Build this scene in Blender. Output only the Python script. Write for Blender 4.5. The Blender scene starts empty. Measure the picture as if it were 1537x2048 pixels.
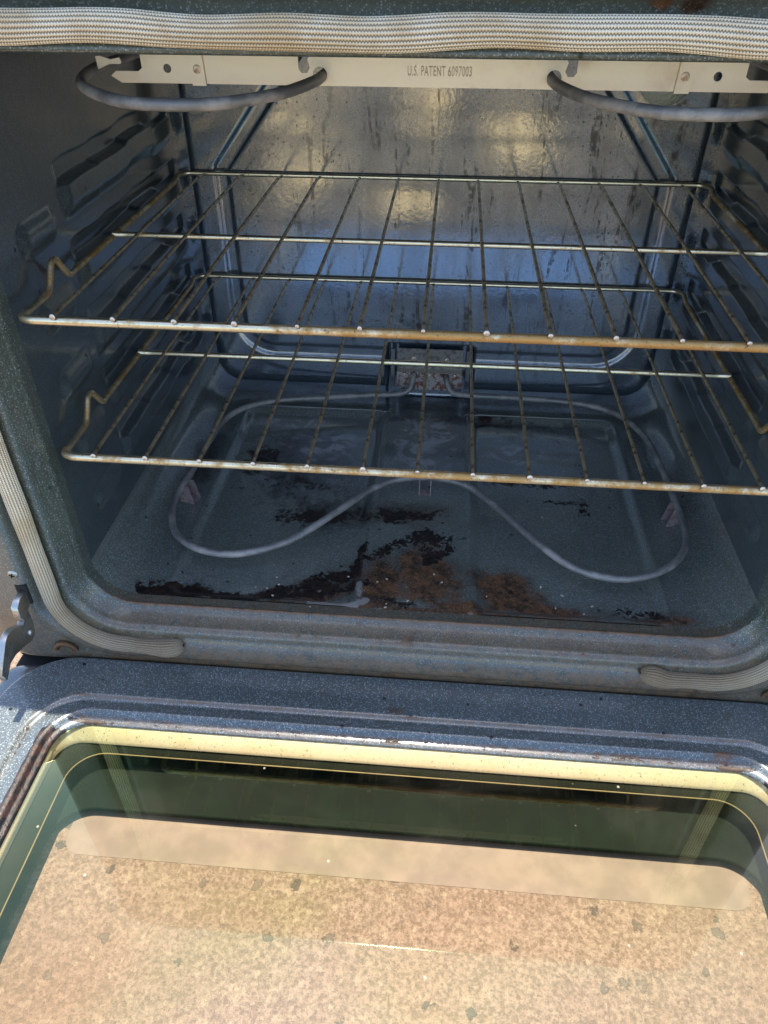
import bpy, bmesh, math, random
import numpy as np
from mathutils import Vector, Matrix

random.seed(7)
S = bpy.context.scene
COL = S.collection

# ------------------------------------------------------------------ camera
cam_d = bpy.data.cameras.new('camera'); cam = bpy.data.objects.new('camera', cam_d); COL.objects.link(cam)
_pitch, _yaw, _roll = 0.665893, -0.0828737, 0.0021209
cp, sp, cy, sy = math.cos(_pitch), math.sin(_pitch), math.cos(_yaw), math.sin(_yaw)
_f = Vector((sy*cp, cy*cp, -sp)); _r = Vector((cy, -sy, 0)); _u = _r.cross(_f)
_r2 = _r*math.cos(_roll) + _u*math.sin(_roll); _u2 = _u*math.cos(_roll) - _r*math.sin(_roll)
M = Matrix.Identity(4)
for i in range(3):
    M[i][0] = _r2[i]; M[i][1] = _u2[i]; M[i][2] = -_f[i]
M[0][3], M[1][3], M[2][3] = 0.01417, -0.499643, 0.228196
cam.matrix_world = M
cam_d.sensor_fit = 'VERTICAL'; cam_d.sensor_height = 24.0; cam_d.lens = 1500/2048*24.0
cam_d.clip_start = 0.01; cam_d.clip_end = 500
S.camera = cam

# ------------------------------------------------------------------ sky, sun, exposure
SUN = Vector((-0.02, 0.106, 0.96)).normalized()        # direction towards the sun
W = bpy.data.worlds.new('World'); S.world = W; W.use_nodes = True
wn = W.node_tree
sky = wn.nodes.new('ShaderNodeTexSky'); sky.sky_type = 'NISHITA'; sky.sun_disc = False
sky.sun_elevation = math.asin(SUN.z); sky.sun_rotation = math.atan2(SUN.x, SUN.y)
wn.links.new(sky.outputs[0], wn.nodes['Background'].inputs[0])
wn.nodes['Background'].inputs[1].default_value = 0.095
sd = bpy.data.lights.new('sun', 'SUN'); sd.energy = 3.0; sd.angle = math.radians(0.53); sd.color = (1.0, 0.93, 0.82)
so = bpy.data.objects.new('sun', sd); COL.objects.link(so)
so.rotation_euler = SUN.to_track_quat('Z', 'Y').to_euler(); so.location = (-1, -1, 3)
S.view_settings.view_transform = 'Standard'; S.view_settings.look = 'None'
S.view_settings.gamma = 1.0; S.view_settings.exposure = 2.0
S.render.engine = 'CYCLES'
S.cycles.max_bounces = 12; S.cycles.glossy_bounces = 8; S.cycles.diffuse_bounces = 5; S.cycles.transparent_max_bounces = 12
S.cycles.caustics_reflective = True; S.cycles.blur_glossy = 0.6

# ------------------------------------------------------------------ node helper
class N:
    def __init__(s, name):
        s.m = bpy.data.materials.new(name); s.m.use_nodes = True
        s.t = s.m.node_tree; s.t.nodes.clear()
        s.out = s.t.nodes.new('ShaderNodeOutputMaterial')
        s.tc = s.t.nodes.new('ShaderNodeTexCoord').outputs['Object']
    def n(s, typ, **kw):
        o = s.t.nodes.new('ShaderNode'+typ)
        for k, v in kw.items(): setattr(o, k, v)
        return o
    def set(s, sock, v):
        if hasattr(v, 'is_output') or isinstance(v, bpy.types.NodeSocket): s.t.links.new(v, sock)
        elif isinstance(v, (tuple, list)) and len(v) == 3 and sock.type == 'RGBA': sock.default_value = (*v, 1)
        else: sock.default_value = v
    def math(s, op, a, b=0.0, c=None, clamp=False):
        o = s.n('Math', operation=op, use_clamp=clamp)
        s.set(o.inputs[0], a); s.set(o.inputs[1], b)
        if c is not None: s.set(o.inputs[2], c)
        return o.outputs[0]
    def ramp(s, v, lo, hi, a=0.0, b=1.0):
        o = s.n('MapRange', clamp=True, interpolation_type='SMOOTHSTEP'); s.set(o.inputs[0], v)
        for i, x in enumerate((lo, hi, a, b)): s.set(o.inputs[i+1], x)
        return o.outputs[0]
    def noise(s, scale, detail=3, rough=0.55, vec=None, col=False, dist=0.0):
        o = s.n('TexNoise'); s.set(o.inputs['Vector'], vec or s.tc)
        o.inputs['Scale'].default_value = scale; o.inputs['Detail'].default_value = detail
        o.inputs['Roughness'].default_value = rough; o.inputs['Distortion'].default_value = dist
        return o.outputs[1 if col else 0]
    def voro(s, scale, vec=None, out='Distance', rnd=1.0):
        o = s.n('TexVoronoi'); s.set(o.inputs['Vector'], vec or s.tc); o.inputs['Scale'].default_value = scale
        o.inputs['Randomness'].default_value = rnd
        return o.outputs[out]
    def mapping(s, scale=(1, 1, 1), vec=None, loc=(0, 0, 0)):
        o = s.n('Mapping'); s.set(o.inputs[0], vec or s.tc)
        o.inputs['Scale'].default_value = scale; o.inputs['Location'].default_value = loc
        return o.outputs[0]
    def mix(s, f, a, b):
        o = s.n('Mix', data_type='RGBA'); s.set(o.inputs[0], f); s.set(o.inputs[6], a); s.set(o.inputs[7], b)
        return o.outputs[2]
    def mixf(s, f, a, b):
        o = s.n('Mix', data_type='FLOAT'); s.set(o.inputs[0], f); s.set(o.inputs[2], a); s.set(o.inputs[3], b)
        return o.outputs[0]
    def attr(s, name):
        o = s.n('Attribute', attribute_name=name); return o.outputs['Fac']
    def bump(s, h, dist=0.001, strength=1.0, nrm=None):
        o = s.n('Bump'); s.set(o.inputs['Height'], h); o.inputs['Distance'].default_value = dist
        o.inputs['Strength'].default_value = strength
        if nrm: s.t.links.new(nrm, o.inputs['Normal'])
        return o.outputs[0]
    def bsdf(s, **kw):
        o = s.n('BsdfPrincipled')
        for k, v in kw.items(): s.set(o.inputs[k.replace('_', ' ')], v)
        s.t.links.new(o.outputs[0], s.out.inputs[0]); return o

def enamel(name, *a, ior=1.75, **kw):
    m = enamel_(name, *a, **kw)
    m.node_tree.nodes['Principled BSDF'].inputs['Coat IOR'].default_value = ior
    return m
def enamel_(name, base=(0.030, 0.040, 0.048), speck=0.5, coat_rough=0.07, peel=0.25, peel_scale=70, dirt=True, wall=False, floor=False, haze=0.0):
    k = N(name)
    big = k.noise(9, 4); fine = k.noise(800, 2)
    col = k.mix(k.ramp(big, .35, .7), base, tuple(c*1.5 for c in base))
    v = k.n('TexVoronoi'); k.t.links.new(k.tc, v.inputs['Vector']); v.inputs['Scale'].default_value = 880
    sepc = k.n('SeparateColor'); k.t.links.new(v.outputs['Color'], sepc.inputs[0])
    spk = k.math('MULTIPLY', k.ramp(v.outputs['Distance'], .62, .25), k.math('POWER', sepc.outputs[0], 3.0))
    dkf = k.math('MULTIPLY', k.ramp(v.outputs['Distance'], .62, .25), k.ramp(sepc.outputs[2], .55, 1.0, 0, .75))
    col = k.mix(dkf, col, tuple(c*.25 for c in base))
    col = k.mix(k.math('MULTIPLY', spk, speck), col, (0.36, 0.42, 0.47))
    col = k.mix(k.ramp(fine, .40, .62, 0, .55), col, tuple(c*2.4 for c in base))
    rough = 0.32
    crough = coat_rough
    coat = 1.0
    height = None
    if dirt:
        # little black burnt dots
        v2 = k.n('TexVoronoi'); k.t.links.new(k.mapping((1, 1, .75)), v2.inputs['Vector']); v2.inputs['Scale'].default_value = 230 if wall else 120
        s2 = k.n('SeparateColor'); k.t.links.new(v2.outputs['Color'], s2.inputs[0])
        amount = .55 if wall else .90
        dots = k.math('MULTIPLY', k.ramp(v2.outputs['Distance'], .26, .16), k.ramp(s2.outputs[1], amount, amount+.04))
        dots = k.math('MULTIPLY', dots, k.ramp(k.noise(7, 3), .36, .58))
        col = k.mix(dots, col, (0.006, 0.005, 0.004))
        coat = k.math('SUBTRACT', 1.0, k.math('MULTIPLY', dots, .95))
    if wall:
        g = k.attr('grease')
        st = k.noise(40, 5, .7, k.mapping((1.0, 1, .12)))
        film = k.math('MULTIPLY', k.ramp(st, .42, .66), g)
        col = k.mix(k.math('MULTIPLY', film, .40), col, (0.060, 0.044, 0.026))
        dr = k.noise(75, 4, .75, k.mapping((1.0, 1, .10)), dist=.6)
        dm = k.math('MULTIPLY', k.ramp(dr, .555, .62), k.ramp(g, .25, .8))
        dm = k.math('MULTIPLY', dm, k.ramp(k.noise(160, 3), .38, .55))
        dm = k.math('MAXIMUM', dm, k.math('MULTIPLY', k.math('MULTIPLY', k.ramp(k.noise(330, 4, .7), .57, .64), k.ramp(k.noise(11, 4, .6), .40, .62)), .8))
        col = k.mix(k.math('MULTIPLY', dm, .85), col, (0.020, 0.012, 0.006))
        coat = k.math('MULTIPLY', coat, k.math('SUBTRACT', 1.0, k.math('ADD', k.math('MULTIPLY', dm, .72), k.math('MULTIPLY', film, .22))), clamp=True)
        crough = k.mixf(k.ramp(k.noise(14, 4), .35, .7), coat_rough, coat_rough+.10)
    if floor:
        nz = k.noise(62, 8, .72, dist=.5); nf = k.noise(260, 6, .75); no = k.math('ADD', k.math('MULTIPLY', nz, .65), k.math('MULTIPLY', nf, .35))
        def thr(a, lo=.0, w=.05, amp=1.6):
            x = k.math('ADD', k.attr(a), k.math('MULTIPLY', k.math('SUBTRACT', no, .5), amp))
            return k.ramp(x, .5+lo, .5+lo+w)
        soft = thr('soot', 0, .30, 2.2)
        col = k.mix(k.math('MULTIPLY', soft, .86), col, (0.010, 0.009, 0.009))
        haze_m = k.math('MULTIPLY', thr('ash', -.05, .45, 1.8), .75)
        swirl = k.ramp(k.noise(26, 4, .6, dist=2.5), .45, .65)
        col = k.mix(k.math('MULTIPLY', haze_m, k.mixf(swirl, .12, 1.0)), col, (0.46, 0.46, 0.48))
        col = k.mix(k.ramp(k.math('ADD', k.attr('rust'), k.math('MULTIPLY', k.math('SUBTRACT', k.noise(30, 5, .65), .5), 1.0)), .22, .75, 0, .55), col, (.060, .036, .020))
        rust = thr('rust', 0, .30, 2.1)
        rc = k.mix(k.ramp(k.noise(90, 6, .7), .36, .62), (0.022, 0.010, 0.006), (0.17, 0.070, 0.028))
        rc = k.mix(k.math('MULTIPLY', spk, .6), rc, (0.35, 0.25, 0.17))
        col = k.mix(k.math('MULTIPLY', rust, .88), col, rc)
        burn = thr('burn', .02, .06, 2.3)
        col = k.mix(burn, col, k.mix(k.ramp(k.noise(140, 5, .7), .42, .6), (0.006, 0.005, 0.005), (0.035, 0.015, 0.010)))
        white = thr('white', .05, .12, 1.7)
        col = k.mix(k.math('MULTIPLY', white, .55), col, (0.42, 0.39, 0.36))
        anyd = k.math('MAXIMUM', burn, k.math('MULTIPLY', k.math('MAXIMUM', k.math('MAXIMUM', rust, white), k.math('MULTIPLY', haze_m, swirl)), .75))
        coat = k.math('SUBTRACT', coat, anyd, clamp=True)
        crough = k.mixf(k.math('MAXIMUM', haze_m, soft), coat_rough, coat_rough+.22)
        height = k.math('ADD', k.math('MULTIPLY', burn, k.mixf(nf, .3, 1.3)), k.math('MULTIPLY', rust, k.math('MULTIPLY', nf, .5)))
    nrm = k.bump(k.noise(peel_scale, 2, .5), 0.0006, peel)
    nrm = k.bump(k.noise(peel_scale*5, 2, .5), 0.00012, peel, nrm)
    if height is not None: nrm = k.bump(height, 0.0007, .9, nrm)
    if name == 'enamel_front_frame': col = k.mix(k.math('MULTIPLY', k.attr('lit_lift'), .55), col, k.mix(spk, (.125, .140, .125), (.3, .33, .33)))  # frame lightened in the colour, as if more light fell on it
    if name in ('enamel_front_frame', 'enamel_door_liner'): col = k.mix(k.math('MULTIPLY', k.attr('tan'), k.ramp(k.noise(130, 4, .6), .25, .60)), col, (.21, .125, .065))
    if haze: col = k.mix(k.ramp(k.noise(16, 5, .65), .4, .75, 0, haze), col, (0.22, 0.24, 0.25))
    b = k.bsdf(Base_Color=col, Roughness=rough, Coat_Weight=coat, Coat_Roughness=crough, Normal=nrm)
    b.inputs['Coat IOR'].default_value = 1.65
    k.t.links.new(nrm, b.inputs['Coat Normal'])
    return k.m

M_back = enamel('enamel_back_wall', coat_rough=.095, peel=.13, peel_scale=170, wall=True, speck=.3, base=(.022, .036, .052), ior=2.6)
M_side = enamel('enamel_side_wall', coat_rough=.15, peel=.35, peel_scale=110, speck=.35, base=(.028, .036, .038))
M_floor = enamel('enamel_oven_floor', coat_rough=.08, peel=.25, floor=True, speck=1.0, base=(.082, .090, .076))
M_frame = enamel('enamel_front_frame', coat_rough=.22, peel=.2, speck=1.0, floor=True, base=(.042, .049, .036), ior=1.45)
M_door = enamel('enamel_door_liner', coat_rough=.13, peel=.3, speck=1.3, base=(.048, .056, .055), floor=True, ior=1.5)
M_body = enamel('enamel_body', coat_rough=.15, peel=.2, speck=.3, dirt=False, base=(.03, .035, .04))

def metal(name, c1, c2, rough=.3, scale=60, lo=.45, hi=.6, metallic=1.0, m2=.3, spots=True, stretch=(1, 1, 1), grad=None):
    k = N(name)
    a = k.ramp(k.noise(scale, 5, .7, k.mapping(stretch)), lo, hi)
    if grad:
        g = k.attr('stain'); a = k.math('MULTIPLY', k.ramp(k.math('ADD', k.math('MULTIPLY', k.math('SUBTRACT', k.noise(scale, 5, .7), .5), 1.6), g), .35, .75), 1.0)
    col = k.mix(a, c1, c2)
    met = k.mixf(a, metallic, m2); rg = k.mixf(a, rough, rough+.25)
    if spots:
        d = k.ramp(k.noise(420, 4, .7), .60, .67)
        col = k.mix(k.math('MULTIPLY', d, .85), col, (0.02, 0.012, 0.008)); met = k.mixf(d, met, 0.0)
    nrm = k.bump(k.noise(500, 3), .0002, .5)
    k.bsdf(Base_Color=col, Metallic=met, Roughness=rg, Normal=nrm); return k.m

M_chrome = metal('rack_front_wire', (.88, .76, .52), (.50, .30, .11), .30, 45, .50, .72, m2=.75, grad=True)
M_wire = metal('rack_cross_wire', (.52, .40, .25), (.09, .055, .028), .36, 130, .46, .68, metallic=.8, m2=.35)
M_rear = metal('rack_rear_wire', (.80, .76, .68), (.22, .13, .07), .30, 90, .52, .66, m2=.4)
M_tip = metal('wire_end', (.85, .74, .62), (.34, .22, .14), .5, 60, .48, .62, m2=.4, spots=False, metallic=.5)
M_elem = metal('heating_element_sheath', (.20, .195, .19), (.36, .335, .31), .45, 34, .42, .66, metallic=.4, m2=.25, spots=False)
M_alum = metal('aluminised_steel', (.68, .63, .53), (.60, .50, .36), .36, 22, .5, .8, metallic=.75, m2=.7, spots=False)
M_rustp = metal('rusty_terminal_plate', (.34, .31, .29), (.16, .055, .035), .5, 150, .48, .56, m2=.1, metallic=.5)
M_grey = metal('grey_terminal_plate', (.23, .22, .21), (.13, .12, .11), .5, 150, .48, .6, metallic=.5)
M_foot = metal('element_foot', (.34, .26, .25), (.24, .17, .16), .55, 150, .48, .6, metallic=.3, spots=False)
M_hinge = metal('zinc_hinge', (.55, .53, .48), (.22, .21, .19), .28, 60, .45, .7, m2=.9, spots=False)
M_ret = metal('glass_retainer', (.86, .74, .46), (.74, .62, .36), .42, 30, .45, .7, metallic=.35, m2=.35)

def simple(name, col, rough=.6, metallic=0, **kw):
    k = N(name); n = k.noise(40, 4); c = k.mix(k.ramp(n, .3, .7), col, tuple(x*.7 for x in col))
    k.bsdf(Base_Color=c, Roughness=rough, Metallic=metallic, Normal=k.bump(k.noise(300, 3), .0002, .4)); return k.m
M_dark = simple('dark_gap', (.012, .012, .012), .8)
M_outer = simple('outer_door_panel', (.004, .010, .005), .7); M_outer.node_tree.nodes['Principled BSDF'].inputs['Specular IOR Level'].default_value = .12
M_edge = simple('tray_edge', (.22, .17, .06), .5)
M_tray = simple('inner_tray', (.010, .013, .007), .8); M_tray.node_tree.nodes['Principled BSDF'].inputs['Specular IOR Level'].default_value = .1
M_drawer = simple('lower_rail_paint', (.215, .160, .122), .6)
M_crumb = simple('crumb', (.62, .52, .42), .8)

def gasket_mat():
    k = N('braided_gasket')
    uv = k.n('UVMap').outputs[0]
    sx = k.n('SeparateXYZ'); k.t.links.new(uv, sx.inputs[0])
    u, v = sx.outputs[0], sx.outputs[1]                      # u: length / 1.5 mm, v: cord index
    row = k.math('FLOOR', v)
    ph = k.math('ADD', u, k.math('MULTIPLY', row, .5))
    w = k.math('SINE', k.math('MULTIPLY', ph, 2*math.pi))
    wv = k.math('COSINE', k.math('MULTIPLY', v, 2*math.pi))  # -1 mid cord, 1 between
    h = k.math('ADD', k.math('MULTIPLY', w, .5), k.math('MULTIPLY', wv, -.5))
    groove = k.ramp(k.math('ADD', h, 0), -.75, .2, 0, 1)
    big = k.noise(18, 5, .6)
    c = k.mix(k.ramp(big, .40, .68), (.95, .83, .63), (.74, .55, .33))
    c = k.mix(k.math('MULTIPLY', k.attr('stain'), .8), c, (.13, .072, .026))
    c = k.mix(groove, tuple(x*.34 for x in (.60, .48, .32)), c)
    c = k.mix(k.ramp(wv, .1, .95, 0, .34), c, (.16, .12, .075))  # valleys between cords painted darker, standing in for crease shading
    b = k.bsdf(Base_Color=c, Roughness=.55, Metallic=.12, Normal=k.bump(h, .0005, .8))
    return k.m
M_gasket = gasket_mat()

def glass_mat(name, tint, film=True, refl=0.0):
    k = N(name)
    tr = k.n('BsdfTransparent')
    tn = k.noise(4.5, 2, .5, k.mapping((1, 2.2, 1)), dist=.8)
    k.set(tr.inputs[0], k.mix(k.ramp(tn, .40, .72), k.mix(k.ramp(tn, .22, .48), (.90, .93, .76), tint), (.95, .89, .82)))
    gl = k.n('BsdfGlossy'); gl.inputs['Roughness'].default_value = .012
    if film:
        r = k.n('ValToRGB'); e = r.color_ramp
        cols = [(0, (.50, .95, .60)), (.25, (.95, .93, .45)), (.5, (.98, .62, .62)), (.72, (.62, .75, .98)), (1, (.50, .95, .60))]
        e.elements[0].position = 0; e.elements[0].color = (*cols[0][1], 1)
        e.elements[1].position = 1; e.elements[1].color = (*cols[-1][1], 1)
        for p_, c_ in cols[1:-1]: q = e.elements.new(p_); q.color = (*c_, 1)
        lw = k.n('LayerWeight'); lw.inputs[0].default_value = .5
        ph = k.math('ADD', k.math('MULTIPLY', lw.outputs['Facing'], 2.2), k.math('MULTIPLY', k.noise(3.2, 2), 1.6))
        k.t.links.new(k.math('FRACT', ph), r.inputs[0]); k.t.links.new(k.mix(k.ramp(lw.outputs['Facing'], .50, .68), r.outputs[0], (.58, .76, 1.0)), gl.inputs[0])
    fr = k.n('Fresnel'); fr.inputs[0].default_value = 1.5
    f = k.math('MINIMUM', k.math('ADD', k.math('MULTIPLY', fr.outputs[0], 1.5), refl), 1.0)
    mx = k.n('MixShader'); k.t.links.new(f, mx.inputs[0]); k.t.links.new(tr.outputs[0], mx.inputs[1]); k.t.links.new(gl.outputs[0], mx.inputs[2])
    # smears, dust and grease specks lying on the pane
    df = k.n('BsdfDiffuse'); k.set(df.inputs[0], (.62, .56, .42))
    sm = k.math('MULTIPLY', k.ramp(k.noise(7, 5, .6, k.mapping((1, 1.6, 1)), dist=.6), .42, .75), .018)
    v = k.n('TexVoronoi'); k.t.links.new(k.tc, v.inputs['Vector']); v.inputs['Scale'].default_value = 75
    sc = k.n('SeparateColor'); k.t.links.new(v.outputs['Color'], sc.inputs[0])
    sp_ = k.math('MULTIPLY', k.ramp(v.outputs['Distance'], .11, .05), k.ramp(sc.outputs[0], .80, .84))
    m2 = k.n('MixShader'); k.t.links.new(k.math('ADD', sm, k.math('MULTIPLY', sp_, .35), clamp=True) if film else k.math('MULTIPLY', sm, .3), m2.inputs[0])
    k.t.links.new(mx.outputs[0], m2.inputs[1]); k.t.links.new(df.outputs[0], m2.inputs[2])
    k.t.links.new(m2.outputs[0], k.out.inputs[0]); return k.m
M_glass = glass_mat('coated_oven_glass', (.95, .92, .84))
M_lens = N('lamp_glass'); M_lens.bsdf(Base_Color=(.45, .42, .34), Roughness=.15, Coat_Weight=1.0, Normal=M_lens.bump(M_lens.voro(260), .0012, .8)); M_lens = M_lens.m

def ground_mat():
    k = N('exposed_aggregate_concrete')
    a = k.noise(6, 5, .6); g = k.noise(330, 4, .65); g2 = k.noise(120, 4, .6)
    c = k.mix(k.ramp(a, .35, .68), (.37, .272, .205), (.31, .215, .160))
    c = k.mix(k.ramp(g, .35, .68), tuple(x*.62 for x in (.32, .225, .16)), c)
    c = k.mix(k.ramp(g2, .52, .72, 0, .45), c, (.47, .36, .26))
    v = k.n('TexVoronoi'); k.t.links.new(k.mapping((1, .75, 1), k.n('VectorMath').outputs[0]) if False else k.tc, v.inputs['Vector']); v.inputs['Scale'].default_value = 62
    sc = k.n('SeparateColor'); k.t.links.new(v.outputs['Color'], sc.inputs[0])
    dd = k.math('ADD', v.outputs['Distance'], k.math('MULTIPLY', k.math('SUBTRACT', k.noise(110, 4, .7), .5), 1.1))
    peb = k.math('MULTIPLY', k.ramp(dd, .30, .22), k.ramp(sc.outputs[0], .72, .86))
    pc = k.mix(sc.outputs[1], (.07, .068, .062), (.20, .155, .115))
    c = k.mix(k.math('MULTIPLY', peb, .8), c, pc)
    v3 = k.n('TexVoronoi'); k.t.links.new(k.tc, v3.inputs['Vector']); v3.inputs['Scale'].default_value = 170
    s3 = k.n('SeparateColor'); k.t.links.new(v3.outputs['Color'], s3.inputs[0])
    p3 = k.math('MULTIPLY', k.ramp(k.math('ADD', v3.outputs['Distance'], k.math('MULTIPLY', k.math('SUBTRACT', k.noise(420, 3, .7), .5), 1.6)), .42, .20), k.ramp(s3.outputs[0], .55, .7))
    c = k.mix(k.math('MULTIPLY', p3, .45), c, k.mix(s3.outputs[1], (.52, .42, .31), (.18, .13, .10)))
    sx = k.n('SeparateXYZ'); k.t.links.new(k.tc, sx.inputs[0])
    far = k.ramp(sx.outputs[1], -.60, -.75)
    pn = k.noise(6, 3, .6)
    glare_patch = None  # bright patches painted on the far ground, mirrored as glare on the back wall
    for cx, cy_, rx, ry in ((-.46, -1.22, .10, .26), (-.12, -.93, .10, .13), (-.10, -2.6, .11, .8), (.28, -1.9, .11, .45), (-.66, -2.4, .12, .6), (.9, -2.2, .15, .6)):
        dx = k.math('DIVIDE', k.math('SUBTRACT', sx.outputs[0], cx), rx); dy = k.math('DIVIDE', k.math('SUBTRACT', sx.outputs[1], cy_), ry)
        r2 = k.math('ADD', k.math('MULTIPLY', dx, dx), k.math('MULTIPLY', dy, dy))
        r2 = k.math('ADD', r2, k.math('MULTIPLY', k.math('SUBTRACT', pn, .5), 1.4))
        q = k.ramp(r2, 1.35, .5); glare_patch = q if glare_patch is None else k.math('MAXIMUM', glare_patch, q)
    c = k.mix(far, c, k.mix(glare_patch, (.10, .09, .075), (.92, .72, .36)))  # rest of the far ground painted darker so the glare stands out
    h = k.math('ADD', k.math('ADD', g, k.math('MULTIPLY', g2, 1.2)), k.math('MULTIPLY', peb, .3))
    k.bsdf(Base_Color=c, Roughness=.9, Normal=k.bump(h, .0042, 1.0)); return k.m
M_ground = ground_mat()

# ------------------------------------------------------------------ mesh helpers
def link(name, me, mat, parent=None, loc=None):
    o = bpy.data.objects.new(name, me); COL.objects.link(o)
    if mat: 
        if not me.materials: me.materials.append(mat)
    if parent: o.parent = parent
    if loc: o.location = loc
    return o
def mesh_np(name, V, F, smooth=True):
    me = bpy.data.meshes.new(name)
    V = np.asarray(V, dtype=np.float32); F = np.asarray(F, dtype=np.int32)
    me.vertices.add(len(V)); me.vertices.foreach_set('co', V.ravel())
    k = F.shape[1]
    me.loops.add(F.size); me.loops.foreach_set('vertex_index', F.ravel())
    me.polygons.add(len(F)); me.polygons.foreach_set('loop_start', np.arange(len(F), dtype=np.int32)*k)
    me.polygons.foreach_set('loop_total', np.full(len(F), k, dtype=np.int32))
    if smooth: me.polygons.foreach_set('use_smooth', np.ones(len(F), dtype=bool))
    me.update(calc_edges=True); me.validate(); return me
def grid_faces(nu, nv, cu=False, cv=False, flip=False):
    iu = np.arange(nu if cu else nu-1); iv = np.arange(nv if cv else nv-1)
    A, B = np.meshgrid(iu, iv, indexing='ij'); A = A.ravel(); B = B.ravel()
    A2 = (A+1) % nu; B2 = (B+1) % nv
    f = np.stack([A*nv+B, A2*nv+B, A2*nv+B2, A*nv+B2], 1)
    return f[:, ::-1] if flip else f
def grid(name, P, mat, parent, attrs=None, cu=False, cv=False, flip=False):
    nu, nv = P.shape[:2]
    me = mesh_np(name, P.reshape(-1, 3), grid_faces(nu, nv, cu, cv, flip))
    for k, a in (attrs or {}).items():
        at = me.attributes.new(k, 'FLOAT', 'POINT'); at.data.foreach_set('value', np.asarray(a, dtype=np.float32).ravel())
    return link(name, me, mat, parent)
def sst(a, b, x):
    t = np.clip((x-a)/(b-a), 0, 1); return t*t*(3-2*t)
def catmull(P, n=8, closed=False):
    P = [Vector(p) for p in P]; out = []; L = len(P)
    rng = range(L) if closed else range(L-1)
    for i in rng:
        g = (lambda j: P[j % L]) if closed else (lambda j: P[max(0, min(L-1, j))])
        p0, p1, p2, p3 = g(i-1), g(i), g(i+1), g(i+2)
        for k in range(n):
            t = k/n
            out.append(.5*((2*p1)+(-p0+p2)*t+(2*p0-5*p1+4*p2-p3)*t*t+(-p0+3*p1-3*p2+p3)*t**3))
    if not closed: out.append(P[-1])
    return out
def fillet_path(P, r, n=5):
    P = [Vector(p) for p in P]; out = [P[0]]
    for a, b, c in zip(P, P[1:], P[2:]):
        d1 = (a-b); d2 = (c-b); rr = min(r, d1.length*.48, d2.length*.48)
        s = b+d1.normalized()*rr; e = b+d2.normalized()*rr
        for k in range(n+1):
            t = k/n; out.append((1-t)**2*s+2*t*(1-t)*b+t*t*e)
    out.append(P[-1]); return out
def tube_arrays(path, r, seg=10, closed=False, ref=None):
    P = np.array([tuple(p) for p in path]); n = len(P)
    T = np.roll(P, -1, 0)-np.roll(P, 1, 0) if closed else np.gradient(P, axis=0)
    T /= np.linalg.norm(T, axis=1)[:, None]+1e-12
    u = np.array(ref) if ref is not None else np.array([0, 0, 1.]) if abs(T[0][2]) < .9 else np.array([1., 0, 0])
    R = np.zeros((n, seg, 3)); ang = np.arange(seg)/seg*2*np.pi
    for i in range(n):
        u = u-T[i]*np.dot(u, T[i]); u /= np.linalg.norm(u); w = np.cross(T[i], u)
        rr = r[i] if hasattr(r, '__len__') else r
        R[i] = P[i]+rr*(np.cos(ang)[:, None]*u+np.sin(ang)[:, None]*w)
    return R
def tube_mesh(name, path, r, seg=10, closed=False, attrs=None, ref=None):
    R = tube_arrays(path, r, seg, closed, ref); n = len(R)
    V = R.reshape(-1, 3); F = grid_faces(n, seg, closed, True, flip=True)
    me = bpy.data.meshes.new(name); V = V.tolist(); F = F.tolist()
    if not closed:
        F.append(list(range(seg))); F.append(list(range((n-1)*seg, n*seg))[::-1])
    me.from_pydata(V, [], F); me.polygons.foreach_set('use_smooth', [len(p.vertices) == 4 for p in me.polygons])
    if attrs:
        for k, fn in attrs.items():
            at = me.attributes.new(k, 'FLOAT', 'POINT'); at.data.foreach_set('value', [fn(v) for v in V])
    return me
def box_mesh(name, lo, hi, bev=0.0, seg=2):
    bm = bmesh.new(); bmesh.ops.create_cube(bm, size=1)
    for v in bm.verts: v.co = Vector([(l+h)/2+c*(h-l) for l, h, c in zip(lo, hi, v.co)])
    if bev: bmesh.ops.bevel(bm, geom=bm.edges[:], offset=bev, segments=seg, affect='EDGES', profile=.5)
    me = bpy.data.meshes.new(name); bm.to_mesh(me); bm.free(); return me
def plate_mesh(name, outer, holes=(), thick=.001, plane='xz', at=0.0, bevel=0.0):
    """flat outline (with holes) in a plane, given a thickness"""
    cu = bpy.data.curves.new(name, 'CURVE'); cu.dimensions = '2D'; cu.fill_mode = 'BOTH'; cu.extrude = thick/2-bevel; cu.bevel_depth = bevel; cu.offset = -bevel
    for pts in [outer, *holes]:
        s = cu.splines.new('POLY'); s.points.add(len(pts)-1); s.use_cyclic_u = True
        for q, pt in zip(s.points, pts): q.co = (pt[0], pt[1], 0, 1)
    o = bpy.data.objects.new('tmp', cu); COL.objects.link(o)
    me = bpy.data.meshes.new_from_object(o.evaluated_get(bpy.context.evaluated_depsgraph_get()))
    bpy.data.objects.remove(o); bpy.data.curves.remove(cu); me.name = name
    if plane == 'xz': mt = Matrix(((1, 0, 0, 0), (0, 0, -1, at), (0, 1, 0, 0), (0, 0, 0, 1)))
    elif plane == 'yz': mt = Matrix(((0, 0, 1, at), (1, 0, 0, 0), (0, 1, 0, 0), (0, 0, 0, 1)))
    else: mt = Matrix.Translation((0, 0, at))
    me.transform(mt); return me
def circle(cx, cy, r, n=24, r2=None): return [(cx+r*math.cos(i/n*2*math.pi), cy+(r2 or r)*math.sin(i/n*2*math.pi)) for i in range(n)]
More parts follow.
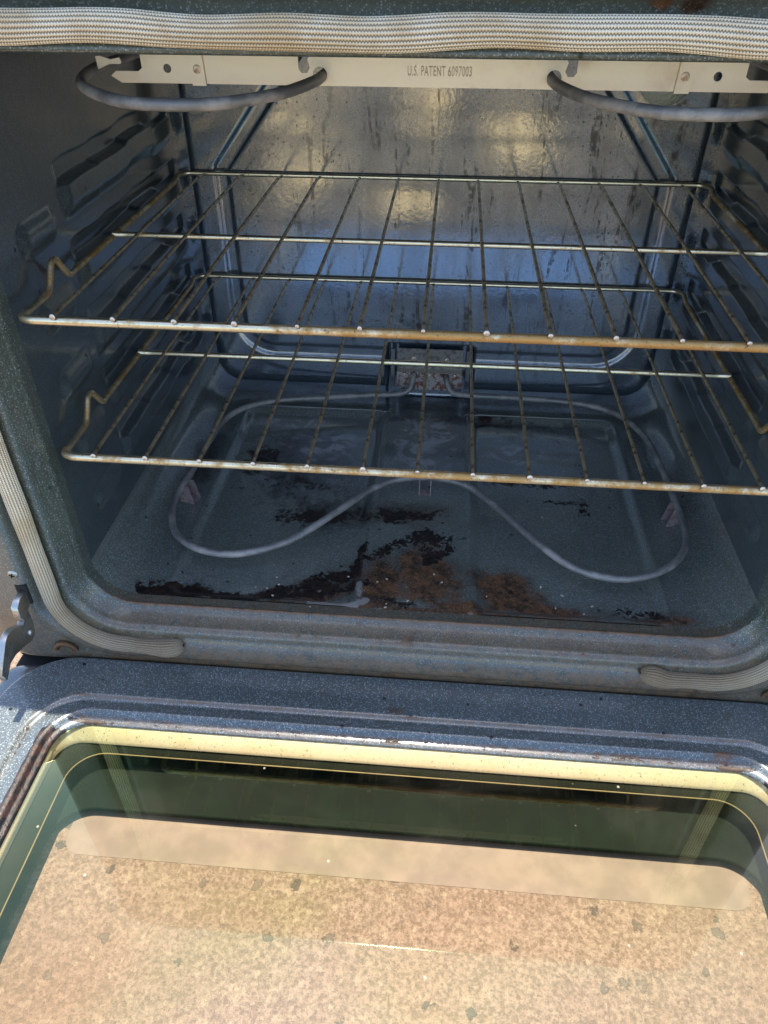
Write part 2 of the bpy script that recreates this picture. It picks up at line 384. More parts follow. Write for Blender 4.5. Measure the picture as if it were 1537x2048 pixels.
def dome_mesh(name, r, h, n=24, rings=6):
    V = []; F = []
    for j in range(rings):
        a = j/rings*math.pi/2
        for i in range(n): V.append((r*math.cos(a)*math.cos(i/n*2*math.pi), -h*math.sin(a), r*math.cos(a)*math.sin(i/n*2*math.pi)))
    V.append((0, -h, 0))
    for j in range(rings-1):
        for i in range(n): F.append((j*n+i, j*n+(i+1) % n, (j+1)*n+(i+1) % n, (j+1)*n+i))
    for i in range(n): F.append(((rings-1)*n+i, (rings-1)*n+(i+1) % n, rings*n))
    me = bpy.data.meshes.new(name); me.from_pydata(V, [], F); me.polygons.foreach_set('use_smooth', [True]*len(F)); return me
def empty(name, loc=(0, 0, 0), parent=None):
    o = bpy.data.objects.new(name, None); COL.objects.link(o); o.location = loc; o.empty_display_size = .05
    if parent: o.parent = parent
    return o
def tag(o, label=None, cat=None, group=None, kind=None):
    for k, v in (('label', label), ('category', cat), ('group', group), ('kind', kind)):
        if v: o[k] = v
    return o

# ------------------------------------------------------------------ ground
GZ = -0.4016
gm = mesh_np('ground', [(-60, -60, GZ), (60, -60, GZ), (60, 60, GZ), (-60, 60, GZ)], [(0, 1, 2, 3)], False)
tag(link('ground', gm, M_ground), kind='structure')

# ------------------------------------------------------------------ oven
oven = tag(empty('oven'), 'dark blue speckled enamel oven standing open with its door down and two racks inside', 'oven')
YB = 0.43          # back wall plane
HW = 0.31          # half width
ZF, ZC = -0.295, 0.185

def blob(X, Y, cx, cy, rx, ry, rot=0.0, amp=1.0):
    c, s = math.cos(rot), math.sin(rot); dx, dy = X-cx, Y-cy
    u = (dx*c+dy*s)/rx; v = (-dx*s+dy*c)/ry
    return amp*np.exp(-(u*u+v*v))
def line_blob(X, Y, pts, w, amp=1.0):
    out = np.zeros_like(X)
    for a, b in zip(pts, pts[1:]):
        ax, ay = a[:2]; bx, by = b[:2]; dx, dy = bx-ax, by-ay; L2 = dx*dx+dy*dy
        t = np.clip(((X-ax)*dx+(Y-ay)*dy)/L2, 0, 1); d2 = (X-ax-t*dx)**2+(Y-ay-t*dy)**2
        wl = (a[2]*(1-t)+b[2]*t) if len(a) > 2 else w
        out = np.maximum(out, np.exp(-d2/wl**2))
    return amp*out
def rrect_sd(X, Y, cx, cy, hx, hy, r):
    qx = np.abs(X-cx)-hx+r; qy = np.abs(Y-cy)-hy+r
    return np.minimum(np.maximum(qx, qy), 0)+np.hypot(np.maximum(qx, 0), np.maximum(qy, 0))-r

# floor with its curved corners up to z = -0.255 : wrapped sheet
RF = 0.042
xs = np.linspace(-HW+RF, HW-RF, 300); arc = np.linspace(0, np.pi/2, 16)[1:]
prof = [(-HW+RF-RF*math.sin(a), ZF+RF-RF*math.cos(a)) for a in arc[::-1]] + [(x, ZF) for x in xs] + [(HW-RF+RF*math.sin(a), ZF+RF-RF*math.cos(a)) for a in arc]
prof = np.array(prof); nrm = np.array([(math.sin(a), math.cos(a)) for a in arc[::-1]] + [(0, 1)]*300 + [(-math.sin(a), math.cos(a)) for a in arc])
ys = np.linspace(0.012, YB, 220)
PX = np.repeat(prof[:, 0][:, None], len(ys), 1); PZ = np.repeat(prof[:, 1][:, None], len(ys), 1); PY = np.repeat(ys[None], len(prof), 0)
d = np.zeros_like(PX)
for sx in (-1, 1):
    sdv = rrect_sd(PX, PY, sx*0.151, 0.198, 0.093, 0.183, 0.014)
    d += -0.0045*(1-sst(-.009, .0, sdv)) + 0.0012*np.exp(-((sdv-.002)/.003)**2)
d += 0.002*np.exp(-((np.abs(PX)-.055)/.0025)**2)*(PY < .385)*(PY > .012)
rng = np.random.RandomState(3)
P = np.stack([PX+nrm[:, 0][:, None]*d, PY, PZ+nrm[:, 1][:, None]*d], -1)
X, Y = PX, PY
burn = np.maximum.reduce([
    line_blob(X, Y, [(-.27, .018, .012), (-.20, .018, .010), (-.16, .018, .016), (-.115, .038, .020), (-.085, .055, .018), (-.062, .062, .014), (-.058, .10, .008)], 0, .62),
    line_blob(X, Y, [(-.24, .026, .02), (-.20, .018, .01)], 0, .66),
    blob(X, Y, -.095, .036, .05, .022, .3, .60),
    line_blob(X, Y, [(-.05, .085, .012), (-.02, .11, .016), (.01, .13, .018), (.03, .105, .014), (.006, .08, .012)], 0, .60),
    blob(X, Y, -.10, .16, .06, .030, .1, .42), blob(X, Y, -.03, .155, .05, .022, 0, .50),
    blob(X, Y, .155, .205, .07, .008, 0, .50), blob(X, Y, .185, .20, .012, .03, 0, .5), blob(X, Y, .09, .245, .04, .02, 0, .42), blob(X, Y, .08, .365, .05, .010, 0, .45),
    blob(X, Y, -.03, .012, .05, .01, 0, .35), blob(X, Y, .25, .02, .03, .01, 0, .42), blob(X, Y, .19, .03, .02, .02, 0, .38), blob(X, Y, -.15, .22, .1, .05, 0, .40),
    np.exp(-((np.abs(PX+.055))/.004)**2)*((PY < .17))*.42])
rust = np.maximum.reduce([
    blob(X, Y, .010, .065, .038, .055, .3, .85), blob(X, Y, -.035, .045, .03, .055, 0, .80), blob(X, Y, -.10, .03, .05, .018, .3, .80),
    blob(X, Y, .092, .050, .032, .038, -.5, .85), blob(X, Y, .13, .025, .06, .016, -.2, .80), blob(X, Y, .05, .020, .06, .018, 0, .66),
    line_blob(X, Y, [(-.27, .008), (.27, .006)], .008, .72), blob(X, Y, .24, .02, .05, .012, 0, .66), blob(X, Y, 0, .16, .12, .04, 0, .40)])
soot = np.maximum.reduce([blob(X, Y, -.15, .26, .10, .12, 0, .80), blob(X, Y, -.10, .16, .09, .045, 0, .80), blob(X, Y, -.02, .165, .07, .03, 0, .78), blob(X, Y, -.27, .25, .03, .10, 0, .75),
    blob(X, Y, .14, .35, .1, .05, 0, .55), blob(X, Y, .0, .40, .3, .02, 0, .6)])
ash = np.maximum.reduce([blob(X, Y, -.12, .30, .055, .045, .4, .85), blob(X, Y, -.18, .355, .07, .02, 0, .8), blob(X, Y, 0, .31, .05, .09, 0, .85), blob(X, Y, .11, .30, .06, .05, 0, .62), blob(X, Y, -.19, .22, .03, .05, 0, .5)])
white = np.maximum.reduce([line_blob(X, Y, [(-.10, .012), (-.062, .012), (-.048, .022)], .008, .72), blob(X, Y, -.055, .035, .008, .022, 0, .66), blob(X, Y, -.035, .010, .014, .008, 0, .66), blob(X, Y, -.10, .03, .02, .02, 0, .42)])
zero = np.zeros_like(X)
burn = np.maximum(burn*1.22, .10+.12*blob(X, Y, 0, .05, .3, .06)); rust = np.maximum(rust*1.35, .95*np.exp(-((Y-.012)/.010)**2)*(np.abs(X)<.27)*(.55+.35*np.exp(-(X/.12)**2))); soot = np.clip(soot*1.12, 0, 1.2); ash = ash*1.35; white = white*1.15
burn = np.maximum.reduce([burn, blob(X, Y, -.11, .155, .075, .024, .1, .74), blob(X, Y, -.02, .16, .08, .020, 0, .70), blob(X, Y, -.25, .022, .04, .02, 0, .70), blob(X, Y, -.06, .045, .05, .02, .4, .60), blob(X, Y, .03, .12, .04, .012, .3, .58), blob(X, Y, .13, .24, .10, .02, 0, .60), blob(X, Y, .22, .03, .06, .015, 0, .62), blob(X, Y, -.20, .26, .05, .06, 0, .58), blob(X, Y, .075, .378, .04, .006, 0, .6)])
rust = np.maximum.reduce([rust, blob(X, Y, -.02, .045, .13, .045, 0, .70), blob(X, Y, -.11, .035, .06, .022, .3, .85), blob(X, Y, .02, .05, .05, .05, 0, .80), blob(X, Y, -.05, .155, .13, .025, 0, .56), blob(X, Y, .12, .035, .05, .03, -.5, .80), blob(X, Y, .24, .022, .06, .016, 0, .68), blob(X, Y, .12, .022, .14, .02, 0, .66), blob(X, Y, .08, .06, .04, .03, -.6, .8), blob(X, Y, .01, .10, .03, .03, 0, .8)])
burn = np.maximum.reduce([burn, blob(X, Y, .012, .095, .018, .03, 0, .66), blob(X, Y, -.01, .022, .04, .008, -.2, .6), blob(X, Y, .10, .045, .03, .012, -.6, .5), blob(X, Y, -.14, .15, .05, .02, 0, .55)])
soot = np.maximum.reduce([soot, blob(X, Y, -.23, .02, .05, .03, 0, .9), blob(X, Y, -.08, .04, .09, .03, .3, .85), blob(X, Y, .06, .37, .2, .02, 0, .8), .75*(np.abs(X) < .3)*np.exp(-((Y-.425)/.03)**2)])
grid('oven_floor', P, M_floor, oven, dict(burn=burn, rust=rust, soot=soot, ash=ash, white=white), flip=False)

# side walls with pressed rack rails
RAILS = [.057, -.0065, -.068, -.1275, -.189]
def rail_d(Y, Z):
    d = np.zeros_like(Y)
    for i, zk in enumerate(RAILS):
        wav = .0008*np.sin(Y*46+i*1.3)+.0024*sst(.27, .280, Y)-.0030*sst(.345, .355, Y)+.0012*sst(.20, .207, Y)
        t = (zk+wav)-Z
        win = sst(.125, .140, Y)*(1-sst(.410, .420, Y))
        w2 = wav*.6+.0006*np.sin(Y*90+i)
        ledge = .0065*sst(-.0012, .0012, t)*(1-sst(.016, .030, t))
        groove = -.0045*(sst(zk+wav-.001, zk+wav+.0030, Z))*(1-sst(zk+.0145+w2, zk+.019+w2, Z))
        d += win*(ledge+groove)
        sdv = rrect_sd(Y, Z, .080, zk-.022, .032, .013, .012)
        d += .0042*(1-sst(-.011, .003, sdv))
    return d
ysw = np.linspace(.012, YB, 260); zsw = np.linspace(ZF+RF, ZC-.03, 400)
YY, ZZ = np.meshgrid(ysw, zsw, indexing='ij')
dd = rail_d(YY, ZZ)*sst(ZF+RF-.002, ZF+RF+.012, ZZ)
for sx in (-1, 1):
    grid('side_wall', np.stack([sx*(HW-dd), YY, ZZ], -1), M_side, oven, flip=(sx > 0))
# ceiling
arc2 = np.linspace(0, np.pi/2, 9)
cpz = [(-HW+.03-.03*math.cos(a), ZC-.03+.03*math.sin(a)) for a in arc2] + [(HW-.03+.03*math.sin(a), ZC-.03+.03*math.cos(a)) for a in arc2]
P = np.array([[(x, y, z) for y in np.linspace(.012, YB, 12)] for x, z in cpz])
grid('ceiling', P, M_side, oven)

# back wall: a pressed pan with an octagonal groove and a notch for the lower element
xb = np.linspace(-HW, HW, 330); zb = np.linspace(ZF, ZC, 260)
XX, ZZ = np.meshgrid(xb, zb, indexing='ij')
sdp = rrect_sd(XX, ZZ, 0, .11, .293, .388, .034)
w_edge = .012+.014*sst(-.20, -.25, ZZ)
plate = .019*np.sqrt(np.clip(1-np.clip(1+sdp/w_edge, 0, 1)**2, 0, 1))
# octagon groove
oct_ = [(-.252, .012), (-.252, -.195), (-.205, -.222), (.205, -.222), (.254, -.195), (.254, .012), (.155, .125), (-.155, .125)]
def poly_sd(X, Y, pts):
    dmin = np.full(X.shape, 1e9); inside = np.zeros(X.shape, bool)
    for (ax, ay), (bx, by) in zip(pts, pts[1:]+pts[:1]):
        dx, dy = bx-ax, by-ay; t = np.clip(((X-ax)*dx+(Y-ay)*dy)/(dx*dx+dy*dy), 0, 1)
        dmin = np.minimum(dmin, np.hypot(X-ax-t*dx, Y-ay-t*dy))
        c = ((ay > Y) != (by > Y)) & (X < (bx-ax)*(Y-ay)/(by-ay+1e-12)+ax); inside ^= c
    return np.where(inside, -dmin, dmin)
oct_in = catmull([(*q, 0) for q in oct_], 1)
sdo = poly_sd(XX, ZZ, oct_)
sdo = rrect_sd(XX, ZZ, 0.001, -.005, .253, .217, .045)
cut = (np.abs(XX)+ (ZZ-.125)*.80 - .155)/math.hypot(1, .80)      # slanted upper corners
sdo = np.maximum(sdo, cut)
gw = .008
groove = -.0032*(1-sst(gw-.0025, gw+.0015, np.abs(sdo)))
notch = rrect_sd(XX, ZZ, -.001, -.252, .057, .042, .004)
db = plate+groove
db = db*(sst(-.001, .003, notch))-.004*(1-sst(-.001, .003, notch))
wob = np.zeros_like(XX)
for _ in range(14):
    kx, kz = rng.uniform(-38, 38), rng.uniform(-26, 26); wob += rng.uniform(.3, 1)*np.sin(kx*XX+kz*ZZ+rng.uniform(0, 6.28))/ (1+math.hypot(kx, kz)/14)
db = db+wob*.00022*(sst(0, .02, -sdp))
grease = np.clip(blob(XX, ZZ, 0.03, -.06, .20, .16)+.5*blob(XX, ZZ, .2, .02, .15, .12)+.25, 0, 1)
grid('back_wall', np.stack([XX, YB-db, ZZ], -1), M_back, oven, dict(grease=grease))

# front frame: rings from the cavity edge to the outside of the range
def ring(a, zb, zt, r, y, yb=None, ns=90, nc=16):
    pts = []
    segs = [((-a+r, zb), (a-r, zb)), ((a-r, zb+r), -90), ((a, zb+r), (a, zt-r)), ((a-r, zt-r), 0), ((a-r, zt), (-a+r, zt)), ((-a+r, zt-r), 90), ((-a, zt-r), (-a, zb+r)), ((-a+r, zb+r), 180)]
    for s, e in segs:
        if isinstance(e, tuple):
            for i in range(ns): t = i/ns; pts.append((s[0]*(1-t)+e[0]*t, s[1]*(1-t)+e[1]*t))
        else:
            for i in range(nc): t = math.radians(e+90*i/nc); pts.append((s[0]+r*math.cos(t), s[1]+r*math.sin(t)))
    out = []
    for x, z in pts:
        w = float(sst(zb+r+.02, zb+.002, z)) if yb is not None else 0
        out.append((x, y*(1-w)+(yb if yb is not None else y)*w, z))
    return out
RINGS = [(.310, -.295, .185, .042, .012, None), (.310, -.2950, .184, .042, .003, None), (.3100, -.2940, .180, .042, .000, None), (.3106, -.2962, .175, .042, -.0030, None), (.3118, -.2985, .1740, .0425, -.0055, None),
    (.3135, -.3005, .1722, .043, -.010, None), (.316, -.3025, .170, .045, -.0155, None), (.3180, -.3042, .1695, .047, -.0205, None),
    (.3200, -.3070, .1705, .049, -.0238, None), (.3225, -.3110, .172, .051, -.0245, None), (.3255, -.3145, .175, .053, -.0238, -.0250), (.330, -.319, .179, .056, -.0225, -.027),
    (.342, -.330, .191, .062, -.0225, -.0295), (.3465, -.334, .196, .064, -.0245, -.0300), (.3490, -.336, .1985, .066, -.029, -.0300), (.3515, -.338, .201, .067, -.0335, -.0295), (.3550, -.339, .205, .068, -.0350, -.0285),
    (.362, -.343, .214, .069, -.0352, -.0282), (.372, -.346, .232, .05, -.0340, -.0280), (.398, -.349, .240, .035, -.0315, -.0275), (.4085, -.3520, .2445, .032, -.026, -.0265), (.410, -.354, .246, .031, -.018, -.018), (.410, -.354, .246, .031, .0, .0)]
fr = np.array([ring(*r) for r in RINGS])
def dens(fr, k=3):
    out = [fr[0]]
    for i in range(len(fr)-1):
        p0, p1, p2, p3 = fr[max(i-1, 0)], fr[i], fr[i+1], fr[min(i+2, len(fr)-1)]
        for j in range(1, k+1):
            t = j/k; out.append(.5*((2*p1)+(-p0+p2)*t+(2*p0-5*p1+4*p2-p3)*t*t+(-p0+3*p1-3*p2+p3)*t**3))
    return np.array(out)
fr = dens(fr, 3)
FX, FZ = fr[..., 0], fr[..., 2]
bot = sst(-.26, -.30, FZ)
f_rust = np.maximum.reduce([bot*1.0*np.exp(-((fr[..., 1]+.0005)/.0022)**2), bot*.36, .56*sst(-.318, -.325, FZ)*(np.abs(FX) < .30), .60*np.exp(-((fr[..., 1]+.0222)/.0012)**2)*bot*(FZ > -.309), blob(FX, FZ, -.002, -.3045, .008, .005, 0, .95), blob(FX, FZ, .03, -.328, .008, .004, 0, .7), blob(FX, FZ, -.05, -.328, .006, .003, 0, .6),
    blob(FX, FZ, .134, .1965, .008, .006, 0, 1.3), blob(FX, FZ, .117, .1960, .006, .005, 0, 1.15), blob(FX, FZ, -.2, .192, .02, .003, 0, .4)])
ri = np.arange(fr.shape[0])[:, None]*np.ones(fr.shape[1])[None]/3.0
f_lit = sst(10.0, 12.5, ri)*(1-bot)*np.clip(1-f_rust*1.2*(FZ > .1), 0, 1)  # lightens top and side frame in the colour, in place of light
f_soot = np.maximum(bot*.42, .20*sst(9.5, 7.5, ri))
FY = fr[..., 1]
f_tan = bot*np.maximum.reduce([.95*np.exp(-((FY-.0000)/.0022)**2), .60*np.exp(-((FY+.0222)/.0016)**2)*(FZ > -.3085), .55*sst(-.3185, -.323, FZ)*(np.abs(FX) < .27), .42*np.ones_like(FX)])
z0 = np.zeros_like(FX)
grid('front_frame', fr, M_frame, oven, dict(rust=f_rust, burn=bot*.10, soot=f_soot, ash=z0, white=z0, lit_lift=f_lit, tan=f_tan), cv=True)

# outer body
body = empty('body', (0, 0, 0), oven)
def bx(name, lo, hi, m, parent, bev=0.0): return link(name, box_mesh(name, lo, hi, bev), m, parent)
for sx in (-1, 1):
    bx('side_panel', (min(sx*.406, sx*.409), .001, GZ+.03), (max(sx*.406, sx*.409), .60, .246), M_body, body)
bx('top_panel', (-.4085, .001, .2465), (.4085, .60, .250), M_body, body)
bx('rear_panel', (-.4085, .601, GZ+.03), (.4085, .604, .250), M_body, body)
bx('base_panel', (-.405, -.024, GZ+.001), (.405, .598, GZ+.028), M_dark, body)
bx('lower_front_panel', (-.405, -.010, GZ+.030), (.405, .0, -.345), M_dark, body)

# lamp cover on the back wall
lamp = link('lamp_cover', dome_mesh('lamp_cover', .031, .016), M_lens, oven, (.232, .416, .105))
rg = []
for i in range(41):
    a = i/40*2*math.pi; rg.append((.034*math.cos(a), 0, .034*math.sin(a)))
link('lamp_ring', tube_mesh('lamp_ring', rg[:-1], .0025, 8, True, ref=(0, 1, 0)), M_grey, lamp)

# ------------------------------------------------------------------ gasket
def gasket():
    a, zb, zt, r, y = .3335, -.3215, .1825, .058, -.0300
    pts = [(-.218, zb+.0035), (-.235, zb-.002), (-.255, zb-.001), (-a+r, zb)]
    def arc(cx, cz, a0, a1, n=14): return [(cx+r*math.cos(math.radians(a0+(a1-a0)*i/n)), cz+r*math.sin(math.radians(a0+(a1-a0)*i/n))) for i in range(1, n+1)]
    pts += arc(-a+r, zb+r, 270, 180)
    pts += [(-a, z) for z in np.linspace(zb+r, zt-r, 14)[1:]]
    pts += arc(-a+r, zt-r, 180, 90)
    top = [(x, zt+.0012*math.sin(x*23)+.0006*math.sin(x*61)) for x in np.linspace(-a+r, a-r, 26)[1:]]
    pts += top
    pts += arc(a-r, zt-r, 90, 0)
    pts += [(a, z) for z in np.linspace(zt-r, zb+r, 14)[1:]]
    pts += arc(a-r, zb+r, 360, 270)
    pts += [(.255, zb+.001), (.236, zb+.0005), (.222, zb+.005), (.212, zb+.0075)]
    P = catmull([(x, y, z) for x, z in pts], 6)
    # resample by length
    P = np.array([tuple(p) for p in P]); L = np.r_[0, np.cumsum(np.linalg.norm(np.diff(P, axis=0), axis=1))]
    n = 1100; s = np.linspace(0, L[-1], n); P = np.stack([np.interp(s, L, P[:, i]) for i in range(3)], 1)
    T = np.gradient(P, axis=0); T /= np.linalg.norm(T, axis=1)[:, None]
    out = np.stack([T[:, 2], np.zeros(n), -T[:, 0]], 1)       # in-plane normal
    cords = 20; per = 5; m = cords*per
    th = np.arange(m)/m*2*np.pi
    rip = 1+.065*np.abs(np.sin(th*cords/2))
    end = np.minimum(s, L[-1]-s); tap = np.sqrt(np.clip(1-(1-np.clip(end/.012, 0, 1))**2, .02, 1))
    wob = 1+.035*np.sin(s*31)+.03*np.sin(s*77+1)
    W_ = .0079*tap*wob; H_ = .0062*tap*(1+.05*np.sin(s*47))*(1+.35*np.exp(-(end/.035)**2)); W_ = W_*(1+.12*np.exp(-((end-.016)/.010)**2)-.14*np.exp(-((end-.042)/.012)**2))
    V = P[:, None]+(W_[:, None]*(np.cos(th)*rip)[None])[..., None]*out[:, None]+(H_[:, None]*(np.sin(th)*rip)[None])[..., None]*np.array([0, -1., 0])
    me = mesh_np('gasket', V.reshape(-1, 3), np.concatenate([grid_faces(n, m, False, True)]))
    uvl = me.uv_layers.new(name='UVMap')
    li = np.zeros(len(me.loops), dtype=np.int32); me.loops.foreach_get('vertex_index', li)
    iu = li//m; iv = li % m
    uv = np.stack([s[iu]/.0017, iv/per], 1).astype(np.float32)
    # repair the wrap seam
    f = uv.reshape(-1, 4, 2); w = (f[..., 1].max(1)-f[..., 1].min(1)) > cords/2
    ff = f[w]; ff[..., 1] = np.where(ff[..., 1] < 1, ff[..., 1]+cords, ff[..., 1]); f[w] = ff
    uvl.data.foreach_set('uv', f.ravel())
    st = np.repeat((np.clip(1.15-end/.26, 0, 1)*1.0)[:, None], m, 1)
    at = me.attributes.new('stain', 'FLOAT', 'POINT'); at.data.foreach_set('value', st.ravel().astype(np.float32))
    return link('gasket', me, M_gasket, oven)
gasket()

# ------------------------------------------------------------------ broil element and its hanger
bro = empty('broil_element', (0, 0, 0), oven)
lp = [(-.0795, .128, .143), (-.0800, .105, .143), (-.083, .074, .143), (-.097, .034, .1425), (-.125, .002, .142), (-.153, -.007, .142), (-.186, -.001, .142), (-.220, .030, .1425), (-.241, .066, .143), (-.251, .112, .1435), (-.250, .148, .144), (-.246, .23, .144), (-.235, .31, .144), (-.2, .36, .144), (-.1, .385, .144), (0, .385, .144)]
tb = catmull(lp, 8)
link('element_tube', tube_mesh('element_tube', tb, .0037, 14), M_elem, bro)
link('element_tube', tube_mesh('element_tube', [(-p.x, p.y, p.z) for p in tb][::-1], .0037, 14), M_elem, bro)
# inner run behind the hanger
il = catmull([(-.0795, .128, .143), (-.079, .18, .143), (-.07, .27, .143), (-.05, .30, .143), (0, .31, .143), (.05, .30, .143), (.07, .27, .143), (.079, .18, .143), (.0795, .128, .143)], 6)
link('element_tube', tube_mesh('element_tube', il, .0039, 10), M_elem, bro)
def half_outline():
    # right half, going from centre bottom to centre top ; (x,z)
    return [(0.0, .1372), (.226, .1372), (.233, .1415), (.229, .1445), (.2125, .1445), (.2095, .1465), (.2095, .1555), (.0965, .1555), (.0965, .1475), (.0945, .1450), (.0905, .1450), (.0885, .1480), (.0900, .1535), (.0885, .1555), (0.0, .1555)]
h = half_outline(); outer = [(x, z) for x, z in h] + [(-x, z) for x, z in h[::-1]][1:-1]
pl = plate_mesh('hanger_plate', outer, [circle(.191, .1465, .0029), circle(-.191, .1465, .0029), circle(.0815, .1440, .0050), circle(-.0815, .1440, .0050)], .0009, 'xz', .1)
link('hanger_plate', pl, M_alum, bro)
# little curled end tabs beyond the plate
for sx in (-1, 1):
    t = [(sx*.2235, .0993, .1525), (sx*.230, .0985, .1535), (sx*.239, .098, .1535), (sx*.2405, .098, .1485), (sx*.238, .098, .1462)]
    tab = plate_mesh('end_tab', [(sx*.223, .1500), (sx*.224, .1530), (sx*.231, .1518), (sx*.2385, .1540), (sx*.2415, .1535), (sx*.2410, .1455), (sx*.232, .1490), (sx*.2245, .1490)], [], .0012, 'xz', .0985)
    link('end_tab', tab, M_alum, bro)
    c = plate_mesh('hanger_clip', [(sx*.1635, .1362), (sx*.1735, .1362), (sx*.1755, .176), (sx*.1655, .176)], [], .0008, 'xz', .0984)
    clip = link('hanger_clip', c, M_alum, bro)
    r = dome_mesh('rivet', .0030, .0010, 20, 4); ro = link('rivet', r, M_tip, clip, (sx*.1690, .0981, .1465))
tx = bpy.data.curves.new('patent_text', 'FONT'); tx.body = 'U.S. PATENT 6097003'; tx.size = .0088; tx.extrude = .0004; tx.align_x = 'CENTER'; tx.align_y = 'CENTER'; tx.space_character = 1.1
to = bpy.data.objects.new('tmp', tx); COL.objects.link(to)
tm = bpy.data.meshes.new_from_object(to.evaluated_get(bpy.context.evaluated_depsgraph_get())); bpy.data.objects.remove(to)
tm.transform(Matrix.Translation((.0025, .0995, .1470)) @ Matrix.Rotation(math.pi/2, 4, 'X') @ Matrix.Diagonal((.50, 1, 1, 1)))
link('patent_text', tm, metal('embossed_letters', (.42, .37, .28), (.36, .31, .23), .5, 60, spots=False, metallic=.4), bro)

# ------------------------------------------------------------------ bake element
bake = empty('bake_element', (0, 0, 0), oven)
bp = [(-.0215, .425, -.2500), (-.0220, .412, -.2540), (-.026, .401, -.2670), (-.040, .397, -.2735)]
bk = [(-0.079, 0.391), (-0.146, 0.378), (-0.198, 0.367), (-0.234, 0.348), (-0.257, 0.317), (-0.265, 0.262), (-0.268, 0.197), (-0.271, 0.148), (-0.266, 0.113), (-0.253, 0.084), (-0.233, 0.066), (-0.21, 0.057), (-0.183, 0.056), (-0.15, 0.069), (-0.123, 0.091), (-0.087, 0.137), (-0.058, 0.176), (-0.031, 0.198), (0.003, 0.206), (0.031, 0.203), (0.057, 0.188), (0.086, 0.152), (0.125, 0.097), (0.157, 0.064), (0.194, 0.052), (0.229, 0.060), (0.258, 0.081), (0.276, 0.114), (0.280, 0.16), (0.278, 0.255), (0.270, 0.321), (0.245, 0.369), (0.202, 0.392), (0.129, 0.400), (0.049, 0.402)]
bp += [(x, y, -.274) for x, y in bk] + [(.030, .403, -.270), (.0225, .412, -.2570), (.0220, .425, -.2520)]
link('element_tube', tube_mesh('element_tube', catmull(bp, 7), .0038, 14), M_elem, bake)
# terminal block in the notch
tbk = empty('terminal_block', (0, 0, 0), bake)
up = plate_mesh('terminal_plate', [(-.0445, -.2470), (.0435, -.2470), (.0435, -.2180), (-.0445, -.2180)], [], .002, 'xz', .4215, .0003)
link('upper_plate', up, M_grey, tbk)
lw = plate_mesh('terminal_plate', [(-.0445, -.2740), (.0435, -.2740), (.0435, -.2485), (-.0445, -.2485)], [circle(-.0215, -.2525, .0048), circle(.0215, -.2525, .0048)], .002, 'xz', .4130, .0003)
link('lower_plate', lw, M_rustp, tbk)
sh = mesh_np('shelf', [(-.0445, .4120, -.2483), (.0435, .4120, -.2483), (.0435, .4222, -.2462), (-.0445, .4222, -.2462)], [(0, 1, 2, 3)], False); link('fold', sh, M_alum, tbk)
scr = dome_mesh('screw', .0035, .0022, 16, 4)
for x in (-.0225, .0215): link('screw', scr, M_tip, tbk, (x, .4203, -.2325))
scr2 = dome_mesh('rivet', .0018, .001, 12, 3)
for x in (-.0345, -.0005, .0335): link('rivet', scr2, M_alum, tbk, (x, .4120, -.2515))
for sx in (-1, 1):
    link('side_flange', box_mesh('side_flange', (sx*.0505-.003, .4175, -.274), (sx*.0505+.003, .4200, -.218), .0005), M_body, tbk)
# three feet
def foot(x, y, rz, w=.016, hgt=.023):
    V = [(-w*.42, 0, 0), (w*.42, 0, 0), (w*.18, .001, hgt), (-w*.18, .001, hgt)]
    bm = bmesh.new()
    for dy in (-.0065, .0065):
        f = [bm.verts.new((a, dy, c)) for a, b, c in V]; bm.faces.new(f)
        g = [bm.verts.new((a, dy+.0009, c)) for a, b, c in V]; bm.faces.new(g[::-1])
        for i in range(4): bm.faces.new((f[i], g[i], g[(i+1) % 4], f[(i+1) % 4]))
    b = [bm.verts.new(v) for v in ((-w*.42, -.0065, .0006), (w*.42, -.0065, .0006), (w*.42, .0065, .0006), (-w*.42, .0065, .0006))]; bm.faces.new(b)
    me = bpy.data.meshes.new('element_foot'); bm.normal_update(); bm.to_mesh(me); bm.free()
    o = link('element_foot', me, M_foot, bake, (x, y, ZF-.0005)); o.rotation_euler = (0, 0, rz); return o
foot(-.2650, .168, math.radians(-14), .022, .024); foot(.2780, .172, math.radians(12), .022, .024); foot(.004, .204, math.radians(90), .013, .022)

